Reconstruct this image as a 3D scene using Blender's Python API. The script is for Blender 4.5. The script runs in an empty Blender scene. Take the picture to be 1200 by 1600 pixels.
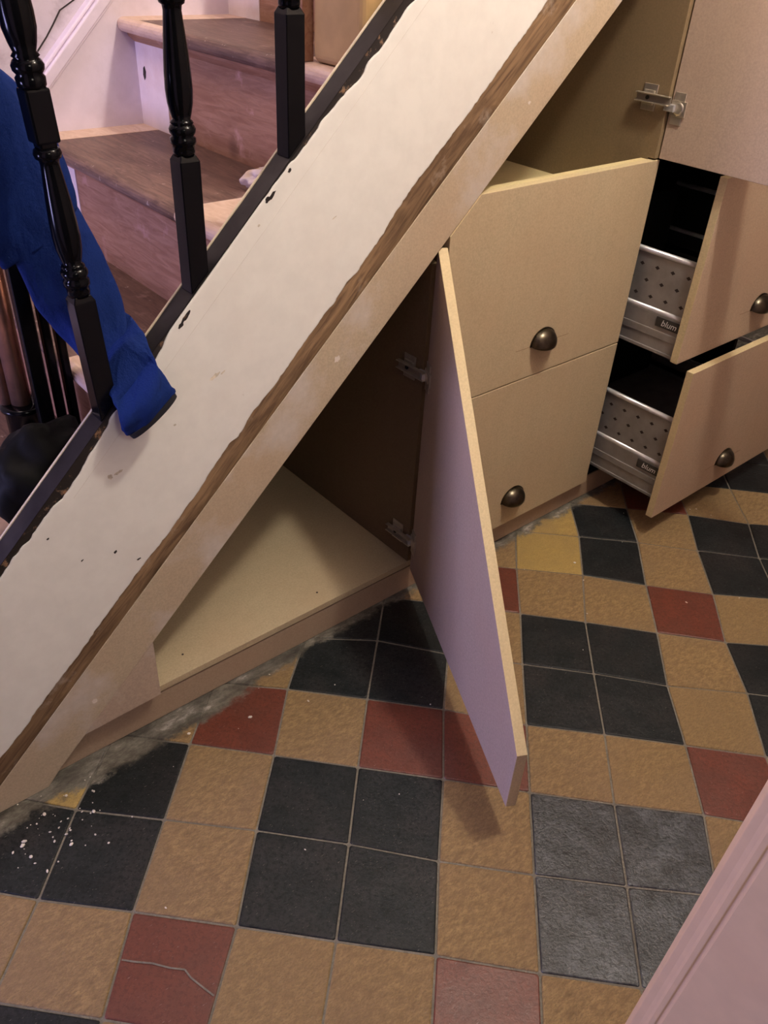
import bpy, bmesh, math, random
from mathutils import Vector, Matrix, noise as mnoise
random.seed(7)
D = bpy.data
SC = bpy.context.scene
COL = SC.collection
# ------------------------------------------------------------------ camera
cam_d = D.cameras.new('camera'); cam = D.objects.new('camera', cam_d); COL.objects.link(cam)
cam.location = (-1.302, -1.024, 1.244)
cam.rotation_euler = (0.9470500927866762, -0.04961893241965706, -0.6995573407240365)
cam_d.sensor_fit = 'VERTICAL'; cam_d.sensor_height = 36.0; cam_d.sensor_width = 27.0
cam_d.lens = 29.0636; cam_d.clip_start = 0.02
SC.camera = cam
# ------------------------------------------------------------------ light
SC.view_settings.view_transform = 'Standard'; SC.view_settings.look = 'None'
SC.view_settings.gamma = 1.0; SC.view_settings.use_curve_mapping = False
SC.view_settings.exposure = 0.0
w = D.worlds.new('world'); SC.world = w; w.use_nodes = True
w.node_tree.nodes['Background'].inputs[0].default_value = (0.75, 0.68, 0.72, 1)
w.node_tree.nodes['Background'].inputs[1].default_value = 0.035
def lamp(name, kind, loc, target, energy, color, size=0.1, size_y=None):
    l = D.lights.new(name, kind); l.energy = energy; l.color = color
    if kind == 'AREA':
        if size_y: l.shape = 'RECTANGLE'; l.size = size; l.size_y = size_y
        else: l.shape = 'DISK'; l.size = size
    else: l.shadow_soft_size = size
    o = D.objects.new(name, l); COL.objects.link(o); o.location = loc
    o.rotation_euler = (Vector(target) - Vector(loc)).to_track_quat('-Z', 'Y').to_euler()
    return o
lamp('ceiling_lamp_light', 'POINT', (-0.06, -0.71, 2.28), (0, 0, 0), 62, (1.0, 0.925, 0.79), 0.055)
lamp('hall_daylight', 'AREA', (-3.2, 0.42, 0.60), (-0.5, -0.1, 0.5), 42, (0.53, 0.50, 1.0), 0.5, 0.6)
lamp('stair_fill_light', 'AREA', (-1.2, 0.50, 2.35), (-0.5, 0.6, 0.9), 9, (1.0, 0.80, 0.68), 0.4)  # unseen fill, added to lift and warm the stair flight
lamp('doorway_fill_light', 'AREA', (-1.15, -2.0, 2.0), (-0.7, 0.0, 0.6), 7, (1.0, 0.92, 0.80), 0.4)  # unseen fill, added beyond the doorway to warm architrave and string
# ------------------------------------------------------------------ materials
class N:
    def __init__(s, name):
        s.m = D.materials.new(name); s.m.use_nodes = True; s.t = s.m.node_tree
        s.b = s.t.nodes['Principled BSDF']; s.co = s.t.nodes.new('ShaderNodeTexCoord')
    def n(s, k, **kw):
        x = s.t.nodes.new(k)
        for a, b in kw.items(): setattr(x, a, b)
        return x
    def l(s, a, b): s.t.links.new(a, b)
    def map(s, scale=(1,1,1), rot=(0,0,0)):
        m = s.n('ShaderNodeMapping'); m.inputs['Scale'].default_value = scale; m.inputs['Rotation'].default_value = rot
        s.l(s.co.outputs['Object'], m.inputs[0]); return m.outputs[0]
    def noise(s, sc, det=4, rough=.55, vec=None, dist=0):
        x = s.n('ShaderNodeTexNoise'); x.inputs['Scale'].default_value = sc; x.inputs['Detail'].default_value = det
        x.inputs['Roughness'].default_value = rough; x.inputs['Distortion'].default_value = dist
        s.l(vec if vec is not None else s.co.outputs['Object'], x.inputs['Vector']); return x.outputs['Fac']
    def ramp(s, fac, stops):
        r = s.n('ShaderNodeValToRGB'); e = r.color_ramp.elements
        while len(e) < len(stops): e.new(.5)
        for i, (p, c) in enumerate(stops): e[i].position = p; e[i].color = (c[0], c[1], c[2], 1) if hasattr(c, '__len__') else (c, c, c, 1)
        s.l(fac, r.inputs[0]); return r.outputs[0]
    def mix(s, f, a, b, mode='MIX'):
        x = s.n('ShaderNodeMix', data_type='RGBA', blend_type=mode)
        for v, i in ((f, 0), (a, 6), (b, 7)):
            if hasattr(v, 'is_linked'): s.l(v, x.inputs[i])
            elif i == 0: x.inputs[0].default_value = v
            else: x.inputs[i].default_value = (*v, 1)
        return x.outputs[2]
    def math(s, op, a, b=0.0, clamp=False):
        x = s.n('ShaderNodeMath', operation=op, use_clamp=clamp)
        for v, i in ((a, 0), (b, 1)):
            if hasattr(v, 'is_linked'): s.l(v, x.inputs[i])
            else: x.inputs[i].default_value = v
        return x.outputs[0]
    def bump(s, h, st, d=.002):
        x = s.n('ShaderNodeBump'); x.inputs['Strength'].default_value = st; x.inputs['Distance'].default_value = d
        s.l(h, x.inputs['Height']); s.l(x.outputs[0], s.b.inputs['Normal'])
    def fin(s, col, rough=.6, metal=0, spec=.5):
        if hasattr(col, 'is_linked'): s.l(col, s.b.inputs['Base Color'])
        else: s.b.inputs['Base Color'].default_value = (*col, 1)
        if hasattr(rough, 'is_linked'): s.l(rough, s.b.inputs['Roughness'])
        else: s.b.inputs['Roughness'].default_value = rough
        s.b.inputs['Metallic'].default_value = metal; s.b.inputs['Specular IOR Level'].default_value = spec
        return s.m
def sc(c, k): return tuple(v*k for v in c)
def mdf(name, c, patch=None):
    m = N(name)
    f = m.noise(260, 3, .7); g = m.noise(5, 3); k = m.noise(40, 4, .6, m.map((1, 1, .25)))
    a = m.mix(m.ramp(f, [(.3, 0), (.7, 1)]), sc(c, .84), sc(c, 1.12))
    a = m.mix(m.math('MULTIPLY', m.ramp(g, [(.35, 0), (.7, 1)]), .45), a, (c[0]*1.02, c[1]*.90, c[2]*.86))
    a = m.mix(m.math('MULTIPLY', m.ramp(k, [(.4, 0), (.75, 1)]), .22), a, sc(c, 1.18))
    if patch:   # filler and plaster smears
        q = m.noise(7, 5, .6, m.map((1, 1, 1))); q2 = m.noise(60, 3)
        a = m.mix(m.math('MULTIPLY', m.ramp(q, [(.50, 0), (.64, 1)]), patch), a, m.mix(m.ramp(q2, [(.3, 0), (.7, 1)]), (.50, .45, .40), (.60, .54, .49)))
    m.bump(f, .12, .0006)
    return m.fin(a, .62, 0, .35)
MDF = (.47, .385, .25)
M = {}
M['mdf'] = mdf('bare_mdf', MDF)
M['mdf_frame'] = mdf('filled_mdf', (.47, .385, .275), .8)
M['mdf_pink'] = mdf('pinkish_mdf', (.50, .375, .265))
M['mdf_edge'] = mdf('cut_mdf_edge', (.58, .48, .28))
M['mdf_filler'] = mdf('skimmed_mdf', (.45, .35, .27), .9)
M['mdf_inner'] = mdf('shaded_inner_mdf', (.23, .17, .095))  # same board as outside, interior shade put into its colour
M['mdf_plinth'] = mdf('shaded_plinth_mdf', (.37, .275, .19))  # browner than the fronts: shadow under the cupboards is in the colour
M['rail_pale'] = mdf('pale_yellow_board', (.64, .54, .29))
M['mdf_side'] = mdf('shaded_side_mdf', (.16, .11, .06))  # same MDF, deep cavity shade painted into side and back panels
M['mdf_grey'] = mdf('door_inner_mdf', (.47, .37, .29))
def wood(name, c1, c2, scale=(1, 14, 14), rough=.6, knots=None, bs=.3, dirt=None, smear=None, slope=0):
    m = N(name); v = m.map(scale)
    if slope:      # grain runs along a raked board
        vr = m.n('ShaderNodeVectorRotate', rotation_type='Y_AXIS'); m.l(m.co.outputs['Object'], vr.inputs['Vector']); vr.inputs['Angle'].default_value = slope
        v.node.inputs[0].links and m.t.links.remove(v.node.inputs[0].links[0]); m.l(vr.outputs[0], v.node.inputs[0])
    g = m.noise(6, 6, .65, v, 1.2); h = m.noise(2.2, 3)
    a = m.mix(m.ramp(g, [(.38, 0), (.62, 1)]), c1, c2)
    a = m.mix(m.math('MULTIPLY', m.ramp(h, [(.4, 0), (.65, 1)]), .55), a, sc(c1, .75))
    if knots:
        vo = m.n('ShaderNodeTexVoronoi'); vo.inputs['Scale'].default_value = knots
        m.l(m.co.outputs['Object'], vo.inputs['Vector'])
        a = m.mix(m.ramp(vo.outputs['Distance'], [(.06, .8), (.20, 0)]), a, sc(c1, .35))
    if smear:
        a = m.mix(m.ramp(m.noise(16, 5, .65, m.map((1, 1, 1))), [(.60, 0), (.72, .6)]), a, smear)
    if dirt:
        a = m.mix(m.ramp(m.noise(70, 3, .7), [(.66, 0), (.74, .8)]), a, dirt)
    m.bump(g, bs, .002)
    return m.fin(a, rough, 0, .4)
M['string_wood'] = wood('bare_string_timber', (.13, .075, .040), (.37, .235, .125), (1.3, 6, 13), .65, 9, .5, None, (.46, .38, .31), .767)
M['riser'] = wood('stripped_pink_riser', (.27, .125, .072), (.40, .215, .135), (14, 1.6, 14), .6, 7, .3, None, (.56, .32, .27))
M['tread'] = wood('worn_brown_tread', (.095, .050, .040), (.19, .11, .085), (18, 2, 18), .5, None, .2, (.5, .42, .36), (.34, .22, .19))
M['tread_margin'] = wood('pale_tread_margin', (.58, .40, .30), (.70, .52, .42), (9, 3, 9), .55, None, .3, None, (.70, .56, .56))
def paint(name, c, rough=.45, grime=None, amt=.5, gs=6, bump=.1, scuff=None):
    m = N(name); g = m.noise(gs, 6, .65); f = m.noise(35, 4)
    a = m.mix(m.ramp(f, [(.35, 0), (.65, 1)]), sc(c, .965), sc(c, 1.02))
    if grime: a = m.mix(m.math('MULTIPLY', m.ramp(g, [(.5, 0), (.72, 1)]), amt), a, grime)
    if scuff:
        a = m.mix(m.ramp(m.noise(22, 6, .7, m.map((1, 1, .6))), [(.69, 0), (.74, .75)]), a, scuff)
    m.bump(m.noise(14, 5, .6), bump, .004)
    return m.fin(a, rough, 0, .4)
M['white_paint'] = paint('old_white_gloss', (.81, .80, .76), .42, (.74, .69, .65), .4, 3, .12, (.42, .36, .28))
M['lilac_paint'] = paint('wall_string_paint', (.72, .62, .70), .5, (.52, .42, .44), .5, 7, .2)
M['plaster'] = paint('rough_bare_plaster', (.58, .50, .55), .85, (.36, .29, .32), 1.0, 12, 1.0, (.30, .23, .23))
M['riser_white'] = paint('white_riser_end', (.80, .68, .68), .5, (.62, .42, .38), .5, 9, .2)
M['pink_paint'] = paint('pink_gloss_paint', (.80, .57, .34), .4, (.78, .53, .32), .5, 4, .15)
M['wall_paint'] = paint('hall_wall_paint', (.62, .50, .44), .8)
M['ceiling_paint'] = paint('ceiling_paint', (.75, .70, .66), .9)
def plain(name, c, rough=.5, metal=0, spec=.5, var=.12, ns=30):
    m = N(name); a = m.mix(m.ramp(m.noise(ns, 4), [(.35, 0), (.65, 1)]), sc(c, 1-var), sc(c, 1+var))
    return m.fin(a, rough, metal, spec)
M['black_gloss'] = plain('black_gloss_paint', (.003, .003, .004), .15, 0, .16)
M['black_matt'] = plain('black_matt', (.012, .011, .012), .7)
M['black_void'] = plain('black_shade_and_bag', (.005, .005, .005), .6, 0, .12)  # shade inside the right unit painted black; also colours the bag
m = N('chipped_black_paint'); v = m.map((3, 3, 3))
chip = m.ramp(m.noise(18, 6, .7, v), [(.57, 0), (.65, 1)])
a = m.mix(chip, (.018, .015, .014), m.mix(m.noise(40, 4), (.20, .10, .05), (.34, .20, .11)))
m.bump(chip, .5, .0015); M['black_chipped'] = m.fin(a, .38)
M['black_worn'] = plain('worn_black_paint', (.014, .012, .012), .45, 0, .25, .5, 25)
M['cream'] = plain('cream_edge_paint', (.55, .47, .34), .5)
M['brass'] = plain('antique_brass', (.10, .085, .062), .30, 1, .5, .3, 60)
M['nickel'] = plain('nickel_plate', (.62, .56, .47), .33, .75)
M['steel'] = plain('grey_drawer_steel', (.27, .255, .25), .45, .4)
M['steel_light'] = plain('bright_drawer_rail', (.70, .70, .72), .28, .6)
M['label'] = plain('dark_label', (.035, .03, .028), .4)
M['label_text'] = plain('pale_lettering', (.7, .68, .66), .5)
M['hole'] = plain('dark_hole', (.03, .02, .018), .9)
M['copper'] = plain('brushed_copper', (.58, .33, .24), .30, .8, .5, .25, 20)
M['card'] = plain('brown_cardboard', (.42, .27, .12), .8, 0, .3, .06)
M['pencil'] = plain('pencil_mark', (.26, .18, .11), .8)
M['scuff'] = plain('tan_scuff', (.62, .56, .46), .7, 0, .4, .3, 90)
M['crease'] = plain('crease_line', (.66, .63, .57), .6)
M['chip'] = plain('plaster_crumb', (.66, .60, .54), .9)
m = N('blue_fleece'); f = m.noise(300, 3, .8); a = m.mix(m.mix(.5, m.noise(20, 3), f), (.002, .011, .075), (.005, .026, .17)); m.bump(m.mix(.12, m.noise(13, 3, .5, m.map((1, 1, .5)), 1.5), f), .9, .012)
M['blue'] = m.fin(a, .85, 0, .2)
M['navy'] = plain('dark_blue_cloth', (.02, .035, .09), .9)
M['hem'] = plain('black_hem', (.006, .006, .010), .8)
m = N('soiled_rag'); a = m.mix(m.ramp(m.noise(14, 4), [(.45, 0), (.6, 1)]), (.72, .62, .66), (.55, .40, .22)); m.bump(m.noise(60, 4), .5, .003); M['rag'] = m.fin(a, .9)
# tiles: each material carries the per-tile random value 'tile' and the smear of cement along the plinth
def tile(name, c1, c2, c3, rough, grit, bump, ns=26, stre=(1, 1, 1), spec=.5):
    m = N(name)
    at = m.n('ShaderNodeAttribute', attribute_name='tile'); rnd = at.outputs['Fac']
    a = m.mix(m.ramp(m.noise(ns, 6, .7, m.map(stre, (0, 0, .8))), [(.32, 0), (.68, 1)]), c1, c2)
    a = m.mix(m.math('MULTIPLY', m.ramp(m.noise(9, 5, .6), [(.45, 0), (.7, 1)]), .6), a, c3)
    a = m.mix(m.math('MULTIPLY', rnd, .55), a, sc(c1, .66))
    fine = m.noise(grit, 4, .75, m.map(stre, (0, 0, .8)))
    a = m.mix(m.ramp(fine, [(.38, .85), (.52, 0)]), a, sc(c1, .5))
    # pale dust scratches
    a = m.mix(m.ramp(m.noise(120, 2, .6, m.map((1, 5, 1), (0, 0, .5))), [(.66, 0), (.76, .4)]), a, (.40, .36, .31))
    # cement and grime along the plinth
    sx = m.n('ShaderNodeSeparateXYZ'); m.l(m.co.outputs['Object'], sx.inputs[0])
    wid = m.math('ADD', m.math('MULTIPLY', m.math('MULTIPLY', m.math('SUBTRACT', -.50, sx.outputs[0]), 2.0, True), .040), .026)
    e = m.math('ADD', m.math('ADD', sx.outputs[1], wid), m.math('MULTIPLY', m.math('SUBTRACT', m.noise(14, 6, .7), .5), .085))
    fac = m.ramp(m.math('MULTIPLY', m.math('ADD', e, m.math('MULTIPLY', m.math('SUBTRACT', m.noise(70, 5, .7), .5), .03)), 70), [(0, 0), (1, 1)])
    cem = m.ramp(m.noise(13, 7, .75, m.map((1, 2.2, 1))), [(.30, (.03, .027, .022)), (.46, (.10, .09, .072)), (.58, (.19, .175, .145)), (.70, (.50, .46, .42))])
    a = m.mix(fac, a, cem)
    r = m.mix(m.noise(12, 5, .6), (rough-.16,)*3, (rough+.16,)*3)
    m.bump(fine, bump, .0045)
    return m.fin(a, r, 0, spec)
M['t_black'] = tile('black_quarry_tile', (.005, .0075, .0085), (.019, .022, .024), (.040, .034, .033), .46, 140, .3, 26, (1, 1, 1), .28)
M['t_grey'] = tile('grey_sheen_tile', (.010, .010, .012), (.110, .116, .125), (.022, .019, .019), .36, 120, .35, 20)  # black tiles with bluish lamp sheen put into grey mottling
M['t_buff'] = tile('buff_quarry_tile', (.46, .305, .135), (.19, .115, .050), (.27, .175, .092), .55, 150, .9, 55, (1, 2.2, 1))
M['t_ochre'] = tile('ochre_quarry_tile', (.52, .36, .11), (.36, .24, .08), (.30, .21, .10), .55, 200, .4, 40, (1, 2.4, 1))
M['t_red'] = tile('red_quarry_tile', (.175, .045, .025), (.11, .028, .018), (.10, .045, .034), .42, 150, .2)
M['grout'] = tile('grey_grout', (.30, .27, .22), (.10, .09, .075), (.34, .31, .27), .85, 150, .8)
# ------------------------------------------------------------------ mesh helpers
def mesh(name, bm, mats, parent=None, bev=0, smooth=False, seg=2, norm=True):
    if norm: bmesh.ops.recalc_face_normals(bm, faces=bm.faces[:])
    me = D.meshes.new(name); bm.to_mesh(me); bm.free()
    if smooth:
        for p in me.polygons: p.use_smooth = True
    o = D.objects.new(name, me); COL.objects.link(o)
    for k in (mats if isinstance(mats, (list, tuple)) else [mats]): me.materials.append(M[k])
    if bev:
        b = o.modifiers.new('bevel', 'BEVEL'); b.width = bev; b.segments = seg; b.limit_method = 'ANGLE'; b.angle_limit = .6
    if parent is not None: o.parent = parent
    return o
def bx(bm, x0, x1, y0, y1, z0, z1, mi=0, mat=None):
    r = bmesh.ops.create_cube(bm, size=1.0)
    T = Matrix.Translation(((x0+x1)/2, (y0+y1)/2, (z0+z1)/2)) @ Matrix.Diagonal((abs(x1-x0), abs(y1-y0), abs(z1-z0), 1))
    bmesh.ops.transform(bm, matrix=(mat @ T) if mat else T, verts=r['verts'])
    for f in {f for v in r['verts'] for f in v.link_faces}: f.material_index = mi
def box(name, dims, mat, parent=None, bev=.0012, **k):
    bm = bmesh.new(); bx(bm, *dims); return mesh(name, bm, mat, parent, bev, **k)
def prism(bm, pts, d0, d1, fn, mi=0, edge=None):
    """closed outline extruded between depth d0 and d1; fn(u, v, d) gives the point"""
    a = [bm.verts.new(fn(u, v, d0)) for u, v in pts]; b = [bm.verts.new(fn(u, v, d1)) for u, v in pts]
    fs = [bm.faces.new(a), bm.faces.new(b[::-1])]
    n = len(pts)
    for i in range(n): fs.append(bm.faces.new((a[i], a[(i+1) % n], b[(i+1) % n], b[i])))
    for i, f in enumerate(fs): f.material_index = mi if (edge is None or i < 2) else edge
XZ = lambda u, v, d: (u, d, v)
YZ = lambda u, v, d: (d, u, v)
def lathe(bm, prof, c, seg=20, mi=0, axis=None):
    rings = []
    T = Matrix.Translation(c) @ (axis.to_4x4() if axis else Matrix())
    for r, z in prof: rings.append([bm.verts.new(T @ Vector((r*math.cos(2*math.pi*i/seg), r*math.sin(2*math.pi*i/seg), z))) for i in range(seg)])
    for a, b in zip(rings, rings[1:]):
        for i in range(seg):
            f = bm.faces.new((a[i], a[(i+1) % seg], b[(i+1) % seg], b[i])); f.material_index = mi; f.smooth = True
    for f in (bm.faces.new(rings[0][::-1]), bm.faces.new(rings[-1])): f.material_index = mi
def rod(bm, p, q, r, seg=14, mi=0):
    p, q = Vector(p), Vector(q); d = q-p
    lathe(bm, [(r, 0), (r, d.length)], p, seg, mi, d.to_track_quat('Z', 'Y').to_matrix())
def sweep(bm, pts, seg=28, fold=.0, freq=3, seed=0, n=10):
    """pts: (centre, half width vector, half depth vector); closed soft tube through them"""
    P = []
    for i in range(len(pts)-1):
        for j in range(n): P.append((i + j/n))
    P.append(len(pts)-1)
    def cr(k, t):
        i = min(int(t), len(pts)-2); f = t-i
        g = lambda q: Vector(pts[max(0, min(len(pts)-1, q))][k])
        a, b, c, d = g(i-1), g(i), g(i+1), g(i+2)
        return .5*((2*b)+(c-a)*f+(2*a-5*b+4*c-d)*f*f+(3*b-a-3*c+d)*f*f*f)
    rings = []
    for t in P:
        c, u, v = cr(0, t), cr(1, t), cr(2, t); ring = []
        for i in range(seg):
            a = 2*math.pi*i/seg
            k = 1 + fold*math.sin(freq*a + 2.2*t + seed) + fold*.8*mnoise.noise(Vector((math.cos(a)*1.4, math.sin(a)*1.4, t*1.7+seed)))
            ring.append(bm.verts.new(c + u*math.cos(a)*k + v*math.sin(a)*k))
        rings.append(ring)
    for a, b in zip(rings, rings[1:]):
        for i in range(seg): bm.faces.new((a[i], a[(i+1) % seg], b[(i+1) % seg], b[i]))
    bm.faces.new(rings[0][::-1]); bm.faces.new(rings[-1])
def tag(o, label, cat, group=None, kind=None):
    o['label'] = label; o['category'] = cat
    if group: o['group'] = group
    if kind: o['kind'] = kind
    return o
def thing(name, label, cat, loc=(0, 0, 0), group=None):
    o = D.objects.new(name, None); COL.objects.link(o); o.location = loc; o.empty_display_size = .1
    return tag(o, label, cat, group)
def struct(o): o['kind'] = 'structure'; return o
def at_root(o, root):
    """keep world coordinates of a part although its thing's Empty stands elsewhere"""
    o.parent = root; o.location = -root.location
    return o
CRACK = [(-1.164, -0.365), (-1.15, -0.38), (-1.132, -0.397), (-1.116, -0.418), (-1.1, -0.434), (-1.099, -0.449), (-1.093, -0.469), (-1.086, -0.491)]
CHIPS = [(-0.944,0.427,0.0034,0.0025,0.7),(-0.909,0.396,0.0042,0.0017,0.2),(-0.996,0.435,0.0025,0.0013,0.6),(-0.607,0.950,0.0042,0.0025,0.8),(-0.637,0.920,0.0085,0.0034,0.9),(-0.645,0.915,0.0051,0.0034,0.9),(-0.787,0.775,0.0110,0.0034,0.8),(-0.796,0.764,0.0076,0.0034,0.8),(-1.037,0.495,0.0025,0.0017,0.5)]
TAN_CHIPS = [(-0.919,0.564,0.0076,0.0025,0.3),(-0.932,0.561,0.0042,0.0051,0.2),(-0.749,0.672,0.0102,0.0034,0.5),(-0.735,0.674,0.0051,0.0017,0.5),(-0.661,0.882,0.0025,0.0017,0.5),(-0.822,0.612,0.0025,0.0017,0.3),(-0.527,0.873,0.0051,0.0008,0.5)]
YS = -.012     # outer face of the side string
# ------------------------------------------------------------------ floor
G0=(-0.5900,-0.6481);DA=(0.1034,-0.1120);DB=(0.1112,0.1087)
JIT={(-4,0):(-0.003,0.004),(-3,0):(0.003,0.004),(-2,0):(0.005,0.001),(-1,0):(-0.002,-0.002),(0,0):(-0.000,-0.004),(1,0):(-0.000,0.001),(2,0):(-0.001,0.011),(-5,0):(-0.006,0.000),(-5,-1):(-0.004,-0.006),(-4,-1):(-0.004,-0.000),(-3,-1):(0.003,-0.005),(-2,-1):(0.003,-0.004),(-1,-1):(0.002,-0.001),(0,-1):(0.001,-0.004),(1,-1):(-0.002,0.001),(-4,-2):(0.006,-0.004),(-4,1):(-0.003,0.007),(-3,1):(-0.000,0.004),(-2,1):(0.001,0.002),(-1,1):(0.002,-0.000),(0,1):(0.001,-0.003),(1,1):(-0.002,-0.000),(2,1):(0.002,-0.000),(-3,2):(-0.001,0.011),(-2,2):(0.004,0.007),(-1,2):(0.002,0.008),(0,2):(-0.001,-0.006),(1,2):(-0.002,-0.002),(2,2):(-0.003,-0.002),(3,2):(-0.007,-0.000),(-2,3):(0.012,0.011),(0,3):(0.002,-0.001),(1,3):(-0.003,0.002),(2,3):(-0.012,-0.001),(0,4):(0.003,-0.002),(1,4):(-0.004,0.003),(2,4):(-0.007,-0.004),(3,4):(-0.014,-0.002),(1,5):(0.009,0.002),(2,5):(-0.002,-0.001),(3,5):(-0.004,-0.005),(1,6):(0.011,-0.004),(2,6):(0.011,0.003),(3,6):(0.002,0.003),(4,6):(-0.001,0.003),(3,7):(0.007,-0.002),(4,7):(0.001,-0.011)}
def corner(a, b):
    r = random.Random(a*911+b*37)
    j = JIT.get((a, b), (r.uniform(-.003, .003), r.uniform(-.003, .003)))
    return Vector((G0[0]+DA[0]*a+DB[0]*b+j[0], G0[1]+DA[1]*a+DB[1]*b+j[1], 0))
SPECIAL = {(-2, 1): 3, (0, 5): 4, (0, 6): 4, (-6, 0): 4, (0, -1): 5, (0, 0): 5, (1, -1): 5, (1, 0): 5, (1, -2): 3}
def tile_kind(a, b):
    if (a, b) in SPECIAL: return SPECIAL[(a, b)]
    ra, rb = a % 3 == 2, b % 3 == 1
    if ra and rb: return 3
    return 2 if (ra or rb) else 1
bm = bmesh.new(); lay = bm.loops.layers.color.new('tile')
q = [bm.verts.new(p) for p in ((-3.6, -2.3, -.0022), (3.2, -2.3, -.0022), (3.2, 1.0, -.0022), (-3.6, 1.0, -.0022))]
bm.faces.new(q).material_index = 0
for a in range(-24, 26):
    for b in range(-18, 22):
        c = [corner(a, b), corner(a+1, b), corner(a+1, b+1), corner(a, b+1)]
        m_ = sum(c, Vector())/4
        if not (-3.5 < m_.x < 3.1 and -2.2 < m_.y < (.16 if m_.x > -1.3 else .9)): continue
        rr = random.Random(a*77+b*13+5); val = rr.random(); k = tile_kind(a, b); h = rr.uniform(-.0005, .0005)
        def inset(d, z):
            out = []
            for i in range(4):
                e1 = (c[(i+1) % 4]-c[i]).normalized(); e0 = (c[i-1]-c[i]).normalized()
                # softened corners: two points per corner
                out.append(c[i]+(e1+e0)*d+e0*d*1.2+Vector((0, 0, z))); out.append(c[i]+(e1+e0)*d+e1*d*1.2+Vector((0, 0, z)))
            return [bm.verts.new(p) for p in out]
        lo, hi, tp = inset(.0017, -.0022), inset(.0022, -.0008+h), inset(.0038, h)
        fs = [bm.faces.new(tp)]
        for u_, v_ in ((lo, hi), (hi, tp)):
            for i in range(8): fs.append(bm.faces.new((u_[i], u_[(i+1) % 8], v_[(i+1) % 8], v_[i])))
        for f in fs:
            f.material_index = k
            for l_ in f.loops: l_[lay] = (val, val, val, 1)
# mortar filled crack across the red tile
ck = CRACK
for p, q in zip(ck, ck[1:]):
    p, q = Vector((*p, .0011)), Vector((*q, .0011)); s_ = (q-p).normalized().cross(Vector((0, 0, 1)))*.0013
    bm.faces.new([bm.verts.new(x) for x in (p-s_, q-s_, q+s_, p+s_)]).material_index = 0
bmesh.ops.recalc_face_normals(bm, faces=bm.faces[:])
for f in bm.faces:
    if f.normal.z < -.2: f.normal_flip()
struct(mesh('floor', bm, ['grout', 't_black', 't_buff', 't_red', 't_ochre', 't_grey'], norm=False))
# ------------------------------------------------------------------ room shell
WY = .83
struct(box('wall_stair_side', (-3.6, 3.2, WY, WY+.12, -.002, 2.75), 'plaster', bev=0))
struct(box('ceiling', (-3.6, 3.2, -2.3, WY, 2.55, 2.65), 'ceiling_paint', bev=0))
bm = bmesh.new()     # opposite wall with the doorway the picture is taken from
bx(bm, -.715, 3.2, -1.06, -.955, 0, 2.55); bx(bm, -3.6, -1.75, -1.06, -.955, 0, 2.55); bx(bm, -1.75, -.715, -1.06, -.955, 2.05, 2.55)
struct(mesh('wall_hall_side', bm, 'wall_paint'))
struct(box('wall_hall_end', (3.1, 3.2, -.955, WY, 0, 2.55), 'wall_paint', bev=0))
# pink door architrave (stands slightly out of plumb), moulded edge with a quirk and a bead
prof = [(-.750, -.918), (-.7505, -.926), (-.752, -.931), (-.7535, -.934), (-.7535, -.9395), (-.7512, -.9405), (-.7512, -.9425), (-.7530, -.9435), (-.7540, -.9455), (-.754, -1.02), (-.756, -1.10), (-.70, -1.10), (-.70, -1.065), (-.714, -1.062), (-.714, -.953), (-.68, -.953), (-.68, -.935), (-.72, -.932), (-.73, -.914), (-.742, -.912)]
bm = bmesh.new()
def lean(x, y, z): return (x, y + .0105 - .033*(z-.2), z)
lo = [bm.verts.new(lean(x, y, 0)) for x, y in prof]; hi = [bm.verts.new(lean(x, y, 2.05)) for x, y in prof]
bm.faces.new(lo[::-1]); bm.faces.new(hi)
for i in range(len(prof)): bm.faces.new((lo[i], lo[(i+1) % len(prof)], hi[(i+1) % len(prof)], hi[i]))
o = mesh('door_1', bm, 'pink_paint', bev=.001); struct(o)
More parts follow.
